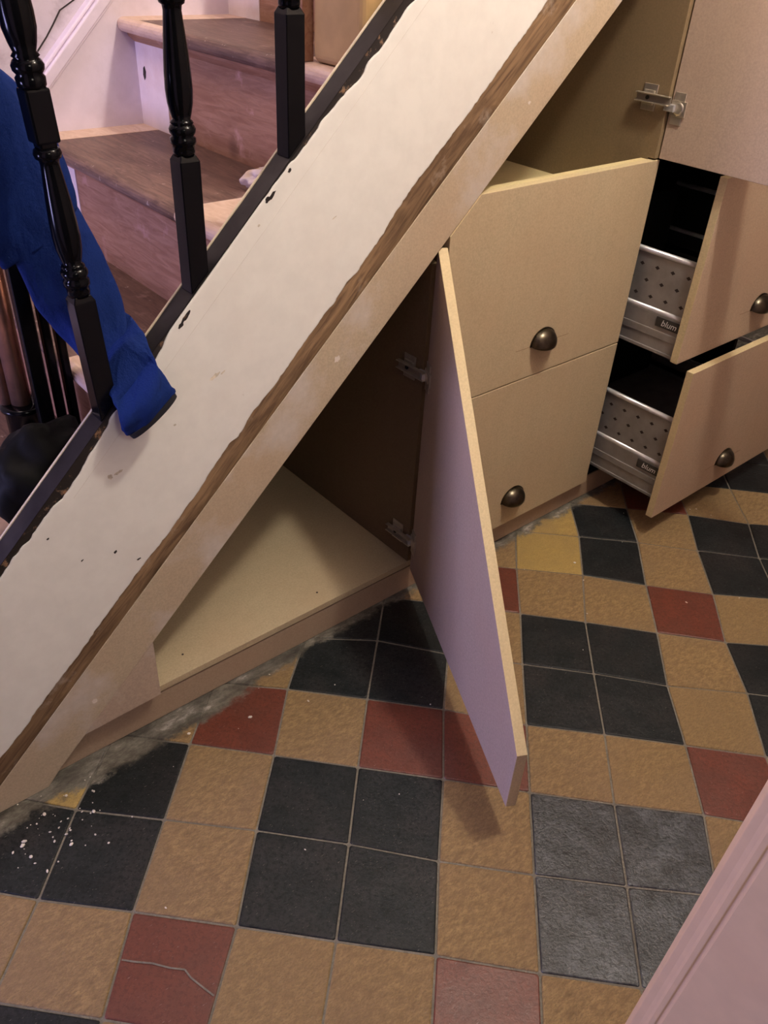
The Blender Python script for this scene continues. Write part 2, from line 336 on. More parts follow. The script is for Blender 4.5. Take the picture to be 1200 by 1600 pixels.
# ------------------------------------------------------------------ staircase
R_, GO = .203, .222
stair = thing('staircase', 'old wooden staircase with worn brown treads, pink risers and thick painted side string', 'staircase', (-.7, .4, 0))
def steps():
    for k in range(-4, 7):
        z = .85 + R_*k; xr = -.638 + GO*k; xn = -.638 + GO*(k+1)     # riser under tread k stands at xr
        if k == 0: xn = -.420
        if k == 1: xr = -.420; xn = -.190
        if k > 1: xr = -.190 + GO*(k-2); xn = xr + GO
        zb = max(z-R_, 0)
        if z <= .03: continue
        # riser: stripped middle and a white end against the wall
        bm = bmesh.new(); bx(bm, xr, xr+.022, .0275, .69, zb-.0, z-.026, 0); bx(bm, xr-.002, xr+.022, .69, WY, zb, z-.026, 1)
        bx(bm, xr-.001, xr+.02, .027, .075, zb, z-.026, 1)
        # cove under the nosing
        prism(bm, [(xr-.018, z-.0265), (xr-.014, z-.034), (xr, z-.046), (xr+.004, z-.0265)], .0275, WY, XZ, 0)
        at_root(mesh('riser', bm, ['riser', 'riser_white']), stair)
        # tread: dark worn centre, pale margins, rounded nosing
        def nose(y0, y1, mi, dz=0):
            e = xr-.036
            pts = [(xn+.03, z-.026), (e+.010, z-.026)] + [(e+.013-.013*math.cos(t), z-.013-.013*math.sin(t)) for t in (math.pi*-.35, math.pi*-.15, 0, math.pi*-.0+.0)][:0]
            pts += [(e+.013-.013*math.sin(t), z-.013-.013*math.cos(t)) for t in [math.pi*j/8 for j in range(1, 8)]]
            pts += [(e+.013, z+dz), (xn+.001, z+dz)]
            prism(bm, pts, y0, y1, XZ, mi)
        bm = bmesh.new(); nose(.215, .742, 0); nose(.742, WY, 1, .0006); nose(.0275, .215, 1, .0006)
        if k == 1:      # the pale paint runs on along the nosing
            e = xr-.0368
            prism(bm, [(e+.014, z-.0268)] + [(e+.0138-.0138*math.sin(t), z-.013-.0138*math.cos(t)) for t in [math.pi*j/8 for j in range(1, 8)]] + [(e+.014, z+.0008)], .62, .745, XZ, 1)
        o = mesh('tread', bm, ['tread', 'tread_margin']); at_root(o, stair)
steps()
TOPX = lambda x: .965*x + 1.546          # top edge of the side string
# side string: heavy board, bare timber face
x0, x1 = -1.60, 1.3
bm = bmesh.new(); prism(bm, [(x0, 0), (-1.2155, 0), (-1.2155, .94*-1.2155+1.1205), (x1, .94*x1+1.1205), (x1, TOPX(x1)), (x0, TOPX(x0)+.0)], YS, .0265, XZ)
string = at_root(mesh('stair_string', bm, 'string_wood', bev=.0015), stair)
U = [(-0.388,1.152),(-0.403,1.143),(-0.416,1.128),(-0.427,1.117),(-0.441,1.101),(-0.452,1.090),(-0.471,1.078),(-0.482,1.060),(-0.495,1.051),(-0.518,1.035),(-0.529,1.025),(-0.550,1.010),(-0.563,0.994),(-0.591,0.968),(-0.610,0.955),(-0.621,0.944),(-0.656,0.912),(-0.683,0.887),(-0.715,0.855),(-0.744,0.829),(-0.775,0.802),(-0.789,0.791),(-0.812,0.763),(-0.829,0.735),(-0.844,0.716),(-0.882,0.682),(-0.915,0.657),(-0.925,0.640),(-0.945,0.618),(-0.956,0.608),(-0.972,0.585),(-0.982,0.575),(-1.005,0.551),(-1.022,0.543),(-1.032,0.533),(-1.046,0.520),(-1.063,0.501),(-1.075,0.496),(-1.081,0.488),(-1.090,0.484),(-1.096,0.474),(-1.113,0.458)]
L = [(-0.106,1.150),(-0.139,1.114),(-0.180,1.075),(-0.228,1.027),(-0.262,0.995),(-0.301,0.960),(-0.362,0.905),(-0.405,0.862),(-0.426,0.833),(-0.458,0.802),(-0.481,0.778),(-0.499,0.768),(-0.527,0.735),(-0.544,0.724),(-0.569,0.698),(-0.595,0.674),(-0.620,0.648),(-0.650,0.619),(-0.688,0.588),(-0.715,0.554),(-0.732,0.548),(-0.755,0.524),(-0.772,0.506),(-0.797,0.477),(-0.824,0.452),(-0.849,0.426),(-0.876,0.403),(-0.907,0.377),(-0.944,0.342),(-0.982,0.307),(-1.030,0.258),(-1.066,0.227),(-1.109,0.187),(-1.147,0.149),(-1.187,0.118)]
def ext(l, k, hi, lo_, amp, sd):
    """carry a chipped paint edge on past the traced stretch"""
    r = random.Random(sd); a = []; x = hi
    while x > l[0][0]+.02: a.append((x, l[0][1]+k*(x-l[0][0])+r.uniform(-amp, amp))); x -= .028
    b = []; x = l[-1][0]-.02
    while x > lo_: b.append((x, l[-1][1]+k*(x-l[-1][0])+r.uniform(-amp, amp))); x -= .025
    return a+l+b
def rough_line(l, amp, sd, step=.006):
    r = random.Random(sd); out = []
    for p, q in zip(l, l[1:]):
        n = max(1, int(math.hypot(q[0]-p[0], q[1]-p[1])/step))
        for i in range(n):
            f = i/n; j = 0 if i == 0 else r.uniform(-amp, amp)
            out.append((p[0]+(q[0]-p[0])*f+j*.7, p[1]+(q[1]-p[1])*f-j*.7))
    return out+[l[-1]]
def clipU(l): return [(x, min(z, TOPX(x)-.0015)) for x, z in l]
up = clipU(rough_line(ext(U, .965, 1.25, -1.5, .006, 3), .0012, 5)); lw = rough_line(ext(L, .95, 1.25, -1.27, .004, 4), .0012, 6)
lw = [(x, max(z, .0)) for x, z in lw]
def band(a, b, y0, y1, name, mat, parent, dome=0):
    """thin paint layer between an upper and a lower edge line, resampled in x"""
    bm = bmesh.new()
    def samp(l, n):
        L_ = [0]
        for p, q in zip(l, l[1:]): L_.append(L_[-1]+math.hypot(q[0]-p[0], q[1]-p[1]))
        out = []; j = 0
        for i in range(n):
            s_ = L_[-1]*i/(n-1)
            while j < len(L_)-2 and L_[j+1] < s_: j += 1
            f = (s_-L_[j])/max(1e-9, L_[j+1]-L_[j]); out.append((l[j][0]+(l[j+1][0]-l[j][0])*f, l[j][1]+(l[j+1][1]-l[j][1])*f))
        return out
    n = 700; A, B = samp(a, n), samp(b, n)
    cols = []
    for p, q in zip(A, B):
        cols.append([bm.verts.new((p[0], y1, p[1])), bm.verts.new((p[0], y0+.0006, p[1])), bm.verts.new((p[0]+(q[0]-p[0])*.01, y0, p[1]+(q[1]-p[1])*.01)),
                     bm.verts.new((q[0]-(q[0]-p[0])*.01, y0, q[1]-(q[1]-p[1])*.01)), bm.verts.new((q[0], y0+.0006, q[1])), bm.verts.new((q[0], y1, q[1]))])
    for c, d in zip(cols, cols[1:]):
        for i in range(5): bm.faces.new((c[i], d[i], d[i+1], c[i+1]))
        bm.faces.new((c[5], d[5], d[0], c[0]))
    bm.faces.new(cols[0]); bm.faces.new(cols[-1][::-1])
    o = mesh(name, bm, mat); o.parent = parent; return o
white = band(up, lw, YS-.0032, YS+.0005, 'paint_layer', 'white_paint', string); white['label'] = 'thick white paint with chipped edges'
# black paint chipped over the top corner of the face
r_ = random.Random(9)
lowb = rough_line([(x, TOPX(x)-.016-.012*abs(mnoise.noise(Vector((x*9, 3, 0))))-.010*(1 if (-1.12 < x < -.9 or x > -.45) else 0)) for x in [1.25-.03*i for i in range(92)]], .0015, 8)
topb = [(x, TOPX(x)+.0008) for x in [1.25-.03*i for i in range(92)]]
o = band(topb, lowb, YS-.0012, YS+.001, 'chipped_black_paint', 'black_chipped', string)
bm = bmesh.new()
n = 400
rows = []
for i in range(n):
    x = 1.25-2.74*i/(n-1); z = TOPX(x); e = .004*mnoise.noise(Vector((x*22, 0, 1)))
    rows.append([bm.verts.new(p) for p in ((x, YS-.0012, z), (x, YS-.0012, z+.0012), (x, YS+.0335+e*.35, z+.0012), (x, YS+.0335+e*.35, z))])
for a, b in zip(rows, rows[1:]):
    for i in range(4): bm.faces.new((a[i], b[i], b[(i+1) % 4], a[(i+1) % 4]))
bm.faces.new(rows[0]); bm.faces.new(rows[-1][::-1])
o = mesh('black_top_paint', bm, 'black_worn'); o.parent = string
bm = bmesh.new(); prism(bm, [(1.25, TOPX(1.25)), (1.25, TOPX(1.25)+.0022), (-1.49, TOPX(-1.49)+.0022), (-1.49, TOPX(-1.49))], YS+.0345, YS+.0385, XZ)
o = mesh('cream_back_edge', bm, 'cream'); o.parent = string
# small flakes missing from the white paint: dark and brown chips
def blob(bm, cx, cz, rx, rz, ang, y, sd, mi=0, n=16, th=.0008):
    r = random.Random(sd); a_, b_ = [], []
    for i in range(n):
        t = 2*math.pi*i/n; k = r.uniform(.65, 1.1); u, v = rx*math.cos(t)*k, rz*math.sin(t)*k
        X = cx+u*math.cos(ang)-v*math.sin(ang); Z = cz+u*math.sin(ang)+v*math.cos(ang)
        a_.append(bm.verts.new((X, y-th, Z))); b_.append(bm.verts.new((X, y+.0004, Z)))
    bm.faces.new(a_).material_index = mi; bm.faces.new(b_[::-1]).material_index = mi
    for i in range(n): bm.faces.new((a_[i], b_[i], b_[(i+1) % n], a_[(i+1) % n])).material_index = mi
bm = bmesh.new()
for i, (x, z, rx, rz, an) in enumerate(CHIPS): blob(bm, x, z, rx, rz, an, YS-.0032, i, th=.0003)
o = mesh('paint_chips', bm, 'black_chipped', norm=True); o.parent = string; o['kind'] = 'stuff'
bm = bmesh.new()
for i, (x, z, rx, rz, an) in enumerate(TAN_CHIPS): blob(bm, x, z, rx, rz, an, YS-.0032, i+20, th=.0003)
o = mesh('paint_scuffs', bm, 'scuff'); o.parent = string; o['kind'] = 'stuff'
bm = bmesh.new(); bx(bm, 0, 2.3, YS-.0034, YS-.0031, -.0004, 0, 0, Matrix.Translation((-.99, 0, .547)) @ Matrix.Rotation(-math.atan(.965), 4, 'Y'))
o = mesh('paint_crease', bm, 'crease'); o.parent = string
# wall string: lilac painted board along the far wall, with a moulded top
tl = lambda x: .965*x + 1.532
bm = bmesh.new(); prism(bm, [(-1.55, 0), (-1.35, 0), (1.2, 2.2), (1.2, tl(1.2)), (-1.55, tl(-1.55))], WY-.018, WY+.01, XZ)
ws = at_root(mesh('wall_string', bm, 'lilac_paint', bev=.001), stair)
bm = bmesh.new(); T = lambda x, k: (x, tl(x)+k)
for k0, k1, d in ((.000, .030, .030), (.030, .040, .022), (-.008, 0, .024)):
    prism(bm, [T(-1.55, k0), T(1.2, k0), T(1.2, k1), T(-1.55, k1)], WY-d, WY+.01, XZ)
o = mesh('string_moulding', bm, 'lilac_paint', bev=.003); o.parent = ws
# cracked plaster edge above the moulding
pts = [(-.70, .905), (-.66, .955), (-.615, 1.004), (-.60, 1.02), (-.583, 1.041), (-.565, 1.065), (-.53, 1.084), (-.50, 1.13), (-.46, 1.18)]
bm = bmesh.new()
for p, q in zip(pts, pts[1:]):
    prism(bm, [(p[0], p[1]), (q[0], q[1]), (q[0]+.0025, q[1]-.0015), (p[0]+.0025, p[1]-.0015)], WY-.001, WY+.002, XZ)
struct(mesh('trim_1', bm, 'hole'))
# knot hole in the white riser end, second hole above
bm = bmesh.new(); prism(bm, [(.783, .94), (.777, .946), (.774, .957), (.778, .967), (.784, .963), (.787, .95)], -.4228, -.419, lambda u, v, d: (d, u, v))
at_root(mesh('knot_hole', bm, 'hole'), stair)
# ------------------------------------------------------------------ balusters
def baluster(x, label):
    y = YS+.0150; z0 = TOPX(x)+.0014; hw = .0145
    root = thing('baluster', label, 'baluster', (x, y, z0), 'turned black balusters on the stair string')
    s_ = .965
    bm = bmesh.new()
    # lower square block, its foot cut to the slope
    b = [bm.verts.new((sx*hw, sy*hw, sx*hw*s_+.0005)) for sx, sy in ((-1, -1), (1, -1), (1, 1), (-1, 1))]
    m1 = [bm.verts.new((sx*hw, sy*hw, .160)) for sx, sy in ((-1, -1), (1, -1), (1, 1), (-1, 1))]
    t = [bm.verts.new((sx*hw*.72, sy*hw*.72, .168)) for sx, sy in ((-1, -1), (1, -1), (1, 1), (-1, 1))]
    bm.faces.new(b[::-1]); bm.faces.new(t)
    for u_, v_ in ((b, m1), (m1, t)):
        for i in range(4): bm.faces.new((u_[i], u_[(i+1) % 4], v_[(i+1) % 4], v_[i]))
    mesh('square_foot', bm, 'black_gloss', root, .0012)
    bm = bmesh.new()
    lathe(bm, [(0.0135, 0.1660), (0.0145, 0.1715), (0.0145, 0.1797), (0.0165, 0.1806), (0.0165, 0.1870), (0.0135, 0.1898), (0.0165, 0.1935), (0.0172, 0.1980), (0.0150, 0.2021), (0.0130, 0.2031), (0.0150, 0.2049),
               (0.0135, 0.2073), (0.0113, 0.2092), (0.0135, 0.2160), (0.0160, 0.2277), (0.0171, 0.2432), (0.0166, 0.2616), (0.0149, 0.2859), (0.0126, 0.3102), (0.0110, 0.3267), (0.0118, 0.3325), (0.0150, 0.3344), (0.0165, 0.3393), (0.0150, 0.3442), (0.0125, 0.3461)], (0, 0, 0), 28)
    mesh('lower_turning', bm, 'black_gloss', root)
    bm = bmesh.new(); bx(bm, -hw, hw, -hw, hw, .351, .409); bx(bm, -hw*.75, hw*.75, -hw*.75, hw*.75, .344, .416)
    mesh('square_block', bm, 'black_gloss', root, .003)
    bm = bmesh.new()
    pr_ = [(.0135, 0.4070), (.0160, 0.4110), (.0165, 0.4190), (.0140, 0.4220), (.0172, 0.4260), (.0180, 0.4310), (.0155, 0.4360), (.0130, 0.4380), (.0155, 0.4400), (.0125, 0.4440), (.0155, 0.4530), (.0185, 0.4670), (.0190, 0.4820), (.0175, 0.5050), (.0145, 0.5400), (.0122, 0.5750), (.0155, 0.5800), (.0155, 0.5870), (.0125, 0.5900)]
    lathe(bm, pr_, (0, 0, 0), 28); mesh('upper_turning', bm, 'black_gloss', root)
    bm = bmesh.new(); 
    b = [bm.verts.new((sx*hw, sy*hw, .598)) for sx, sy in ((-1, -1), (1, -1), (1, 1), (-1, 1))]
    t = [bm.verts.new((sx*hw, sy*hw, .7815+sx*hw*s_)) for sx, sy in ((-1, -1), (1, -1), (1, 1), (-1, 1))]
    bm.faces.new(b[::-1]); bm.faces.new(t)
    for i in range(4): bm.faces.new((b[i], b[(i+1) % 4], t[(i+1) % 4], t[i]))
    mesh('square_head', bm, 'black_gloss', root, .0015)
    return root
baluster(-.591, 'rightmost black baluster, nearest the cardboard box, mostly its plain square foot in view')
baluster(-.758, 'middle one of the three black balusters, upright in front of the brown treads')
lb_ = baluster(-.916, 'leftmost black baluster, slightly leaning, with the blue jacket hanging behind it')
lb_.rotation_euler = (0, math.radians(-3), 0)      # this one has worked loose and leans
bm = bmesh.new()
for k0, k1, h in ((.785, .835, .034), (.835, .850, .026)):
    prism(bm, [(-1.5, TOPX(-1.5)+k0), (.2, TOPX(.2)+k0), (.2, TOPX(.2)+k1), (-1.5, TOPX(-1.5)+k1)], YS+.0165-h, YS+.0165+h, XZ)
o = mesh('handrail', bm, 'black_gloss', bev=.008); tag(o, 'black painted handrail above the balusters, beyond the top of the picture', 'handrail')
# ------------------------------------------------------------------ understairs cupboards
NI = lambda x: .94*x+1.067; OI = lambda x: .938*x+1.185
YF = -.018
frame_ = mesh('diagonal_frame_board', (lambda b: (prism(b, [(-1.2145, .0), (-1.13, .0), (-1.105, .0285), (1.1, NI(1.1)), (1.1, OI(1.1)), (-1.2145, OI(-1.2145)+.0)], YF, -.0158, XZ), prism(b, [(-1.2145, 0), (-1.13, 0), (-1.105, .0285), (1.1, NI(1.1)), (1.1, NI(1.1)+.050), (-1.2145, NI(-1.2145)+.050)], -.0158, -.0004, XZ), b)[2])(bmesh.new()), 'mdf_frame', bev=.001)
tag(frame_, 'long sloping MDF board below the white stair string, spotted with filler', 'trim board')
bm = bmesh.new()
for i, (x, z, rx, rz) in enumerate([(-.519, .640, .007, .006), (-1.024, .145, .006, .005), (-.12, 1.003, .004, .003)]): blob(bm, x, z, rx, rz, .7, YF, i+40, 0, 16, .0004)
o = mesh('filler_spots', bm, 'chip'); o.parent = frame_; o['kind'] = 'stuff'
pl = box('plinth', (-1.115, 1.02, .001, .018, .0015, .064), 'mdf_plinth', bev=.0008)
tag(pl, 'low MDF plinth running along the tiled floor under the cupboards', 'plinth')
# left triangular cupboard
cup = thing('triangular_cupboard', 'low triangular MDF cupboard at the foot of the slope with its door open', 'cupboard', (-.6, .3, 0))
P_ = lambda name, dims, mat, parent=None, bev=.0008: at_root(box(name, dims, mat, None, bev), parent) if parent.type == 'EMPTY' else box(name, dims, mat, parent, bev)
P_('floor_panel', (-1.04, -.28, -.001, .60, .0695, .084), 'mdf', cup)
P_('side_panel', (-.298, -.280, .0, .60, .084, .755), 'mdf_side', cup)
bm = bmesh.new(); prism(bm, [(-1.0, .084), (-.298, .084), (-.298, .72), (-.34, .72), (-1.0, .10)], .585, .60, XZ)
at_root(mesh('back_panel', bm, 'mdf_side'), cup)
bm = bmesh.new(); prism(bm, [(-1.051, .0775), (-.908, .082), (-.908, .2125), (-1.03, .0985)], YF+.0006, -.0004, XZ)
fp = at_root(mesh('filler_panel', bm, 'mdf_filler', bev=.0006), cup); fp['label'] = 'corner panel smeared with filler'
bm = bmesh.new()
bm.free()
for (x, y, z) in ((-.83, .045, .0842), (-.52, .035, .0842)):
    bm = bmesh.new(); lathe(bm, [(.0022, 0), (.0022, .0004)], (x, y, z), 10); at_root(mesh('screw_hole', bm, 'hole'), cup)
def hinge(parent_, loc, rot, name='hinge', armlen=.062):
    """concealed cupboard hinge: base plate and arm on the side panel, cup plate on the door. local x runs out of the cupboard, local y off the side panel"""
    T = Matrix.Translation(loc) @ rot
    bm = bmesh.new()
    bx(bm, -.062, -.030, 0, .0025, -.024, .024, 0, T); bx(bm, -.058, -.034, .002, .006, -.013, .013, 0, T)
    bx(bm, -.072, .008, .006, .0075, -.0085, .0085, 0, T); bx(bm, -.072, .006, .0075, .015, -.0085, -.0065, 0, T); bx(bm, -.072, .006, .0075, .015, .0065, .0085, 0, T)
    lathe(bm, [(.004, 0), (.004, .003)], T @ Vector((-.046, .0075, 0)), 12, 1, (T.to_3x3() @ Matrix.Rotation(-math.pi/2, 3, 'X')))
    return mesh(name, bm, ['nickel', 'black_matt'], parent_, .0006)
def hinge_cup(parent_, T):
    """cup wing plate; local x away from hinge edge, local y out of the door face"""
    bm = bmesh.new()
    bx(bm, .002, .026, 0, .0025, -.029, .029, 0, T); bx(bm, -.002, .032, .0, .0038, -.014, .014, 0, T)
    lathe(bm, [(.0125, 0), (.0125, .0022), (.0105, .0038), (.0085, .0042)], T @ Vector((.016, .0012, 0)), 20, 0, (T.to_3x3() @ Matrix.Rotation(-math.pi/2, 3, 'X')))
    bx(bm, -.012, .010, .003, .012, -.0065, .0065, 1, T)
    return mesh('hinge_cup', bm, ['nickel', 'steel_light'], parent_, .0006)
# swung-open triangular door
T = Matrix.Translation((-.296, -.008, 0)) @ Matrix.Rotation(math.radians(63.2), 4, 'Z')
bm = bmesh.new(); prism(bm, [(-.001, .068), (-.622, .068), (-.622, .198), (-.001, .786)], 0, -.018, lambda u, v, d: T @ Vector((u, d, v)), 0, 1)
dr = at_root(mesh('door', bm, ['mdf_grey', 'mdf_edge'], bev=.0008), cup); dr['label'] = 'triangular door standing open over the tiles'
for z in (.545, .150):
    at_root(hinge(None, (-.2985, -.010, z), Matrix.Rotation(-math.pi/2, 4, 'Z') @ Matrix.Scale(-1, 4, (0, 1, 0))), cup)
    hinge_cup(dr, T @ Matrix.Translation((0, .0, z)) @ Matrix.Rotation(0, 4, 'Z') @ Matrix.Scale(-1, 4, (1, 0, 0)))
# cup handle
def handle(parent_, x, y, z, w=.0365, name='cup_handle'):
    bm = bmesh.new(); nu, nv = 20, 12; g = []
    hgt, dep = .033, .027
    for i in range(nu+1):
        t = math.pi*i/nu; row = []
        for j in range(nv+1):
            s = math.pi/2*1.12*j/nv
            # quarter ellipsoid: open underneath
            row.append(bm.verts.new((x - w*math.cos(t), y - dep*math.sin(t)*math.sin(s)*1.0, z + hgt*math.sin(t)*math.cos(s))))
        g.append(row)
    for i in range(nu):
        for j in range(nv):
            f = bm.faces.new((g[i][j], g[i+1][j], g[i+1][j+1], g[i][j+1])); f.smooth = True
    bmesh.ops.remove_doubles(bm, verts=bm.verts, dist=1e-5)
    o = mesh(name, bm, 'brass', parent_)
    s_ = o.modifiers.new('shell', 'SOLIDIFY'); s_.thickness = .0022; s_.offset = -1
    bm = bmesh.new()     # thin flange against the front
    pts = [(x - (w+.003)*math.cos(math.pi*i/24), z-.001 + (hgt+.003)*math.sin(math.pi*i/24)) for i in range(25)]
    inn = [(x - (w-.001)*math.cos(math.pi*i/24), z-.001 + (hgt-.001)*math.sin(math.pi*i/24)) for i in range(25)][::-1]
    prism(bm, pts+inn, y-.0022, y, XZ)
    bmesh.ops.recalc_face_normals(bm, faces=bm.faces[:])
    me = D.meshes.new('rim'); bm.to_mesh(me); bm.free()
    # join the flange into the same mesh
    b2 = bmesh.new(); b2.from_mesh(o.data); b2.from_mesh(me); b2.to_mesh(o.data); b2.free()
    return o
# drawer unit in the middle
mid = thing('drawer_unit', 'MDF drawer unit in the middle with two closed drawers', 'drawer unit', (.02, .3, 0))
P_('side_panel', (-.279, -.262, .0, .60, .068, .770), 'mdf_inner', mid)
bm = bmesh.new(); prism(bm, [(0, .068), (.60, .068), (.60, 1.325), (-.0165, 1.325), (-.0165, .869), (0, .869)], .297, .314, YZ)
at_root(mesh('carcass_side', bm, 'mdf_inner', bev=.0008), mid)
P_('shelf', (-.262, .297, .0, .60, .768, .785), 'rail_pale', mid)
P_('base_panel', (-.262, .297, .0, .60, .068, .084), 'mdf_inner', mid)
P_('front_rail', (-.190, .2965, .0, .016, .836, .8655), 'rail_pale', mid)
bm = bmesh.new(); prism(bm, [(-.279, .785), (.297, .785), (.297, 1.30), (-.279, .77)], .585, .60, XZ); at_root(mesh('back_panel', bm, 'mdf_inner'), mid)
bm = bmesh.new(); prism(bm, [(-.277, .462), (.315, .462), (.315, .866), (-.211, .866), (-.277, .804)], YF, -.0005, XZ, 0, 1)
d1 = at_root(mesh('drawer', bm, ['mdf', 'mdf_edge'], bev=.001), mid); d1['label'] = 'taller drawer front with its corner cut to the slope'
handle(d1, .028, YF, .532)
bm = bmesh.new(); bx(bm, -.055, .115, YF-.0003, YF+.0004, .5315, .5323); bx(bm, -.01, -.0, YF-.0003, YF+.0004, .5315, .5323); mesh('pencil_line', bm, 'pencil', d1)
bm = bmesh.new(); bx(bm, -.277, .315, YF, -.0005, .067, .459)
d2 = at_root(mesh('drawer', bm, 'mdf', bev=.001), mid); handle(d2, .015, YF, .136)
for d_, z0, z1 in ((d1, .50, .74), (d2, .10, .40)): box('drawer_box', (-.25, .285, .0, .45, z0, z1), 'steel', d_, .001)
# upper open door on the same unit, swung out square to the front
X0 = .3065
bm = bmesh.new(); prism(bm, [(YF-.002, .870), (YF-.500, .870), (YF-.500, .905), (YF-.002, 1.340)], X0, X0+.018, YZ, 0, 1)
up_d = at_root(mesh('upper_door', bm, ['mdf_grey', 'mdf_edge'], bev=.0008), mid); up_d['label'] = 'sloping upper door swung out square to the front'
at_root(hinge(None, (.297, -.020, .978), Matrix.Rotation(-math.pi/2, 4, 'Z') @ Matrix.Scale(-1, 4, (0, 1, 0))), mid)
hinge_cup(up_d, Matrix(((0, -1, 0, X0), (-1, 0, 0, -.024), (0, 0, 1, .966), (0, 0, 0, 1))))
# right hand unit: two drawers pulled out
rt = thing('open_drawer_unit', 'right-hand MDF unit with its shaded inside coloured black and two drawers pulled out', 'drawer unit', (.64, .3, 0))
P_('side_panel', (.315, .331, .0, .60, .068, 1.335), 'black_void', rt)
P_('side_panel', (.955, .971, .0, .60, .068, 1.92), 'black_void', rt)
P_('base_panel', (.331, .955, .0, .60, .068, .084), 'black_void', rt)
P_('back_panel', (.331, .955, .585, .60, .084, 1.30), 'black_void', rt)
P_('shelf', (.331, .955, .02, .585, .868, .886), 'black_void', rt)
bm = bmesh.new(); prism(bm, [(.333, .885), (.968, .885), (.968, NI(.968)), (.333, NI(.333))], YF, -.0005, XZ)
at_root(mesh('upper_door', bm, 'mdf', bev=.001), rt)
def text(parent_, s, size, T, mat, name='lettering'):
    c = D.curves.new(name, 'FONT'); c.body = s; c.size = size; c.extrude = .0002; c.align_x = 'CENTER'; c.align_y = 'CENTER'; c.shear = .25
    t = D.objects.new('tmp_text', c); COL.objects.link(t)
    bpy.context.view_layer.update()
    me = D.meshes.new_from_object(t.evaluated_get(bpy.context.evaluated_depsgraph_get()))
    D.objects.remove(t); me.transform(T); me.materials.clear(); me.materials.append(M[mat])
    o = D.objects.new(name, me); COL.objects.link(o); o.parent = parent_; return o
def open_drawer(yf, z0, z1, zs, hz, hx):
    bm = bmesh.new(); prism(bm, [(.325, z0), (.948, z0), (.948, z1), (.325, z1)], yf, yf+.018, XZ, 0, 1)
    d = at_root(mesh('drawer', bm, ['mdf_pink', 'mdf_edge'], bev=.001), rt)
    handle(d, hx, yf, hz); y0 = yf+.018; y1 = y0+.45
    bm = bmesh.new(); bx(bm, hx-.085, hx+.09, yf-.0003, yf+.0004, hz-.0004, hz+.0004); mesh('pencil_line', bm, 'pencil', d)
    for sx, xo in ((1, .343), (-1, .931)):
        # double-walled steel profile
        bm = bmesh.new(); xa, xb = (xo, xo+.012)
        bx(bm, xa, xb, y0, y1, zs, zs+.085); bx(bm, xa-.002*(sx > 0), xb+.002*(sx < 0), y0, y1, zs+.030, zs+.048); bx(bm, xa-.003*(sx > 0), xb+.003*(sx < 0), y0, y1, zs-.004, zs+.004)
        o = mesh('side_profile', bm, 'steel' if (sx > 0 or z0 < .3) else 'black_void', d, .0015)  # far profile of upper drawer is steel, blackened for shade
        bm = bmesh.new(); rod(bm, (xo+.006, y0, zs+.088), (xo+.006, y1, zs+.088), .0065); mesh('gallery_rail', bm, 'steel_light', d)
        bm = bmesh.new(); rod(bm, (xo+.006, y0+.006, zs+.211), (xo+.006, y1, zs+.211), .0062); mesh('gallery_rail', bm, 'steel_light', d)
        # perforated insert with diamond holes
        bm = bmesh.new(); bx(bm, xo+.004, xo+.008, y0+.004, y1, zs+.09, zs+.206, 0)
        k = 0
        for r in range(3):
            for c in range(11):
                yy = y0+.020+.040*c+(.020 if r % 2 else 0); zz = zs+.114+.033*r
                if yy > y1-.01: continue
                xx = (xo+.0038 if sx > 0 else xo+.0082)
                h = [(yy-.0062, zz), (yy, zz-.0046), (yy+.0062, zz), (yy, zz+.0046)]
                for x_ in (xo+.0037, xo+.0083): bm.faces.new([bm.verts.new((x_, u, v)) for u, v in h]).material_index = 1
        (mesh('perforated_side', bm, ['steel', 'hole'], d, norm=False) if sx > 0 else bm.free())
    bm = bmesh.new(); bx(bm, .340, .343, y0+.006, y0+.068, zs+.058, zs+.080)
    lb = mesh('maker_plate', bm, 'label', d, .0006)
    text(d, 'blum', .020, Matrix(((0, 0, -1, .3397), (-1, 0, 0, y0+.034), (0, 1, 0, zs+.069), (0, 0, 0, 1))), 'label_text')
    box('base_panel', (.355, .931, y0, y1, zs+.004, zs+.018), 'steel', d, .0005)
    box('rear_panel', (.355, .931, y1-.014, y1, zs+.018, zs+.20), 'black_void', d, .0005)
    return d
o = open_drawer(-.172, .462, .862, .4635, .528, .640); o['label'] = 'upper drawer pulled out a little'
o = open_drawer(-.218, .062, .458, .108, .125, .620); o['label'] = 'lower drawer pulled out further'
# ------------------------------------------------------------------ jacket
jk = thing('jacket', 'blue fleece jacket slung behind the leftmost baluster, one sleeve hanging over the white string', 'jacket', (-.93, .09, .9))
bm = bmesh.new()
sweep(bm, [((-1.22, .075, 1.20), (.05, 0, .055), (0, .030, 0)), ((-1.10, .08, 1.09), (.065, .0, .085), (0, .032, 0)), ((-1.00, .082, .99), (.062, .0, .082), (0, .030, 0)), ((-.952, .082, .935), (.055, 0, .062), (0, .028, 0)), ((-.936, .080, .885), (.050, 0, .030), (0, .024, 0))], 44, .13, 5, 1)
at_root(mesh('jacket_body', bm, 'blue', smooth=True), jk)
bm = bmesh.new()
sweep(bm, [((-.955, .082, .96), (.050, .0, .03), (0, .026, 0)), ((-.930, .076, .90), (.047, 0, .025), (0, .024, 0)), ((-.908, .070, .82), (.045, 0, .028), (0, .023, 0)), ((-.889, .056, .762), (.040, 0, .030), (0, .020, .002)), ((-.884, .032, .733), (.036, 0, .031), (0, .016, .010)), ((-.879, -.003, .722), (.032, 0, .030), (0, .006, .014)), ((-.881, -.034, .700), (.034, -.001, .028), (.0, .014, .008)), ((-.877, -.043, .676), (.035, -.002, .026), (0, .015, 0)), ((-.868, -.043, .659), (.035, -.002, .024), (0, .013, -.002))], 44, .10, 4, 4)
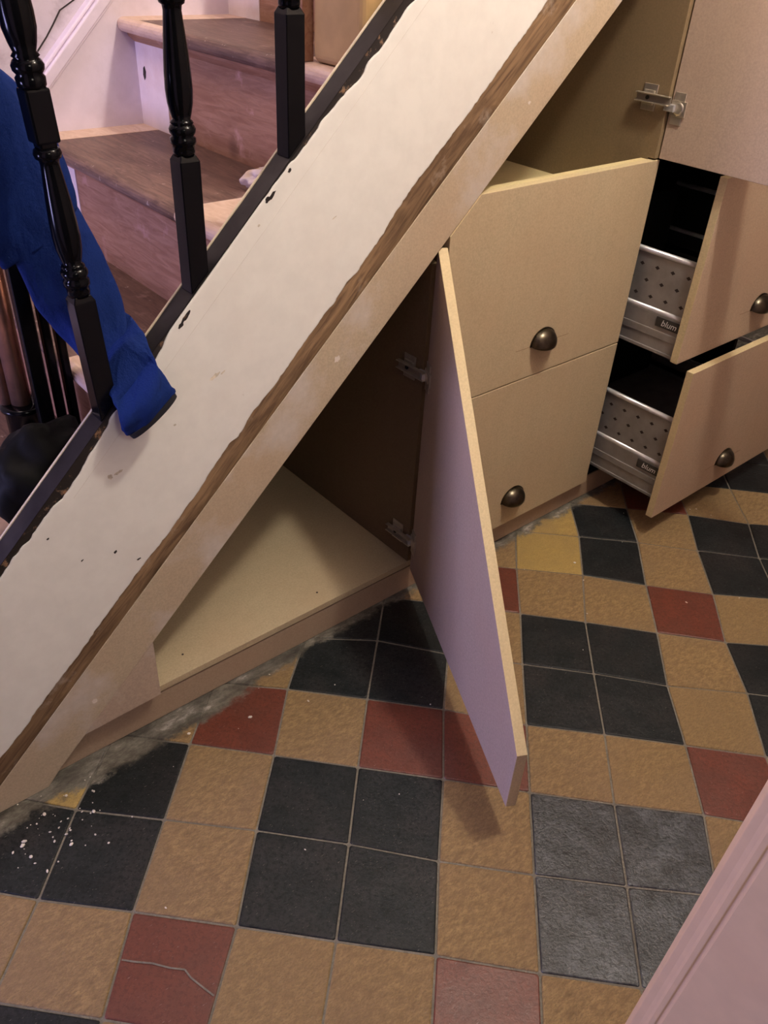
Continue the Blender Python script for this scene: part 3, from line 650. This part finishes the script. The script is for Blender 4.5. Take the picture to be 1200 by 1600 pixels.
sl = at_root(mesh('sleeve', bm, 'blue', smooth=True), jk)
bm = bmesh.new()
sweep(bm, [((-.8685, -.043, .6600), (.0365, -.002, .025), (0, .0142, -.003)), ((-.8645, -.044, .6525), (.0355, -.002, .0245), (0, .0138, -.003))], 36, .0, 3, 4)
o = mesh('cuff', bm, 'hem', sl, smooth=False)
bm = bmesh.new()
sweep(bm, [((-1.13, .06, 1.02), (.05, 0, .01), (0, .03, 0)), ((-1.09, .06, .92), (.045, 0, .012), (0, .028, 0)), ((-1.072, .055, .84), (.042, 0, .012), (0, .026, 0)), ((-1.063, .052, .787), (.040, 0, .012), (0, .024, 0))], 30, .05, 3, 9)
sl = at_root(mesh('sleeve', bm, 'blue', smooth=True), jk)
bm = bmesh.new(); sweep(bm, [((-1.0635, .052, .788), (.0415, 0, .012), (0, .0255, 0)), ((-1.061, .051, .774), (.040, 0, .012), (0, .024, 0))], 30, 0, 3, 9)
mesh('cuff', bm, 'hem', sl)
# ------------------------------------------------------------------ things on the stairs behind the balusters
st_ = thing('copper_pole', 'shiny copper pole standing in a black socket behind the balusters', 'pole', (-.958, .25, .444))
bm = bmesh.new(); lathe(bm, [(.016, .12), (.016, .75)], (-.958, .25, .444), 22); lathe(bm, [(.009, .12), (.009, .75)], (-.933, .24, .444), 16); lathe(bm, [(.010, .12), (.010, .74)], (-.978, .262, .444), 16)
at_root(mesh('copper_tubes', bm, 'copper', norm=True), st_)
bm = bmesh.new(); lathe(bm, [(.040, 0), (.036, .02), (.030, .03), (.030, .118), (.035, .122), (.036, .128), (.031, .131), (.020, .131)], (-.957, .25, .444), 26)
at_root(mesh('socket', bm, 'black_gloss'), st_)
rk = thing('spindle_rack', 'black stand of thin upright spindles behind the leftmost baluster', 'stand', (-.91, .18, .444))
for i, (x, y, w_) in enumerate(((-.947, .175, .0115), (-.9225, .175, .0063), (-.9030, .175, .0066))):
    bm = bmesh.new(); bx(bm, x-w_, x+w_, y-.009, y+.009, .462, 1.0); at_root(mesh('spindle', bm, 'black_gloss', bev=.003), rk)
at_root(box('bottom_rail', (-1.01, -.885, .160, .195, .444, .464), 'black_gloss', None, .004), rk)
at_root(box('top_rail', (-1.01, -.885, .160, .195, .985, 1.01), 'black_gloss', None, .004), rk)
bm = bmesh.new(); bmesh.ops.create_icosphere(bm, subdivisions=4, radius=1)
for v in bm.verts:
    n = mnoise.noise(v.co*2.1)*.22 + mnoise.noise(v.co*5)*.07
    v.co = Vector((-.985+v.co.x*.090*(1+n), .095+v.co.y*.050*(1+n), max(.4445, .525+v.co.z*.090*(1+n))))
o = mesh('bag', bm, 'black_void', smooth=True); tag(o, 'slumped black bag on a lower tread at the left edge', 'bag')
bm = bmesh.new(); bmesh.ops.create_icosphere(bm, subdivisions=4, radius=1)
for v in bm.verts:
    n = mnoise.noise(v.co*2.6+Vector((5, 0, 0)))*.4 + mnoise.noise(v.co*6)*.15
    v.co = Vector((-1.16+v.co.x*.075*(1+n), .14+v.co.y*.08*(1+n), max(.2415, .285+v.co.z*.055*(1+n))))
o = mesh('cloth_bundle', bm, 'navy', smooth=True); tag(o, 'crumpled dark blue cloth on the lowest visible tread at far left', 'cloth')
# cardboard box near the string
cb = thing('cardboard_box', 'brown cardboard box standing on the upper tread beside the string', 'box', (-.33, .10, 1.053))
at_root(box('box_body', (-.438, -.255, .042, .165, 1.054, 1.25), 'card', None, .012, seg=4), cb)
bm = bmesh.new(); bx(bm, -.4395, -.30, .046, .160, 1.251, 1.253); at_root(mesh('flap', bm, 'card', bev=.0005), cb)
o = box('offcut_board', (-.452, -.43, .170, .197, 1.054, 1.34), 'riser'); tag(o, 'narrow pink offcut of board standing upright beside the cardboard box', 'board')
bm = bmesh.new(); bmesh.ops.create_icosphere(bm, subdivisions=4, radius=1)
for v in bm.verts:
    n = mnoise.noise(v.co*1.8+Vector((2, 1, 0)))*.35 + mnoise.noise(v.co*6)*.10
    tx = .055*(1+n)*(1.0 if v.co.x > 0 else 1.0)
    v.co = Vector((-.462+v.co.x*tx - .012*v.co.z, .245+v.co.y*.062*(1+n)*(.45+.55*max(0, .5+v.co.x)), max(.8512, .866+v.co.z*.017*(1+n))))
o = mesh('rag', bm, 'rag', smooth=True); tag(o, 'small white and tan rag lying on a brown tread beside the string', 'rag')
# crumbs of plaster swept against the foot of the cupboards
bm = bmesh.new(); r_ = random.Random(21)
for i in range(95):
    if i < 55: x = r_.gauss(-1.15, .045); y = r_.gauss(-.10, .035)
    else: x = r_.uniform(-1.1, .9); y = r_.uniform(-.5, -.03)
    s_ = r_.uniform(.0006, .0019) if i % 9 else r_.uniform(.002, .0032)
    T = Matrix.Translation((x, y, s_*.55)) @ Matrix.Rotation(r_.uniform(0, 3), 4, 'Z') @ Matrix.Diagonal((s_*r_.uniform(.8, 2), s_, s_*.6, 1))
    g = bmesh.ops.create_icosphere(bm, subdivisions=1, radius=1, matrix=T)
o = mesh('plaster_crumbs', bm, 'chip'); tag(o, 'pale plaster crumbs scattered on the black tiles at the foot of the slope', 'crumbs', None, 'stuff')
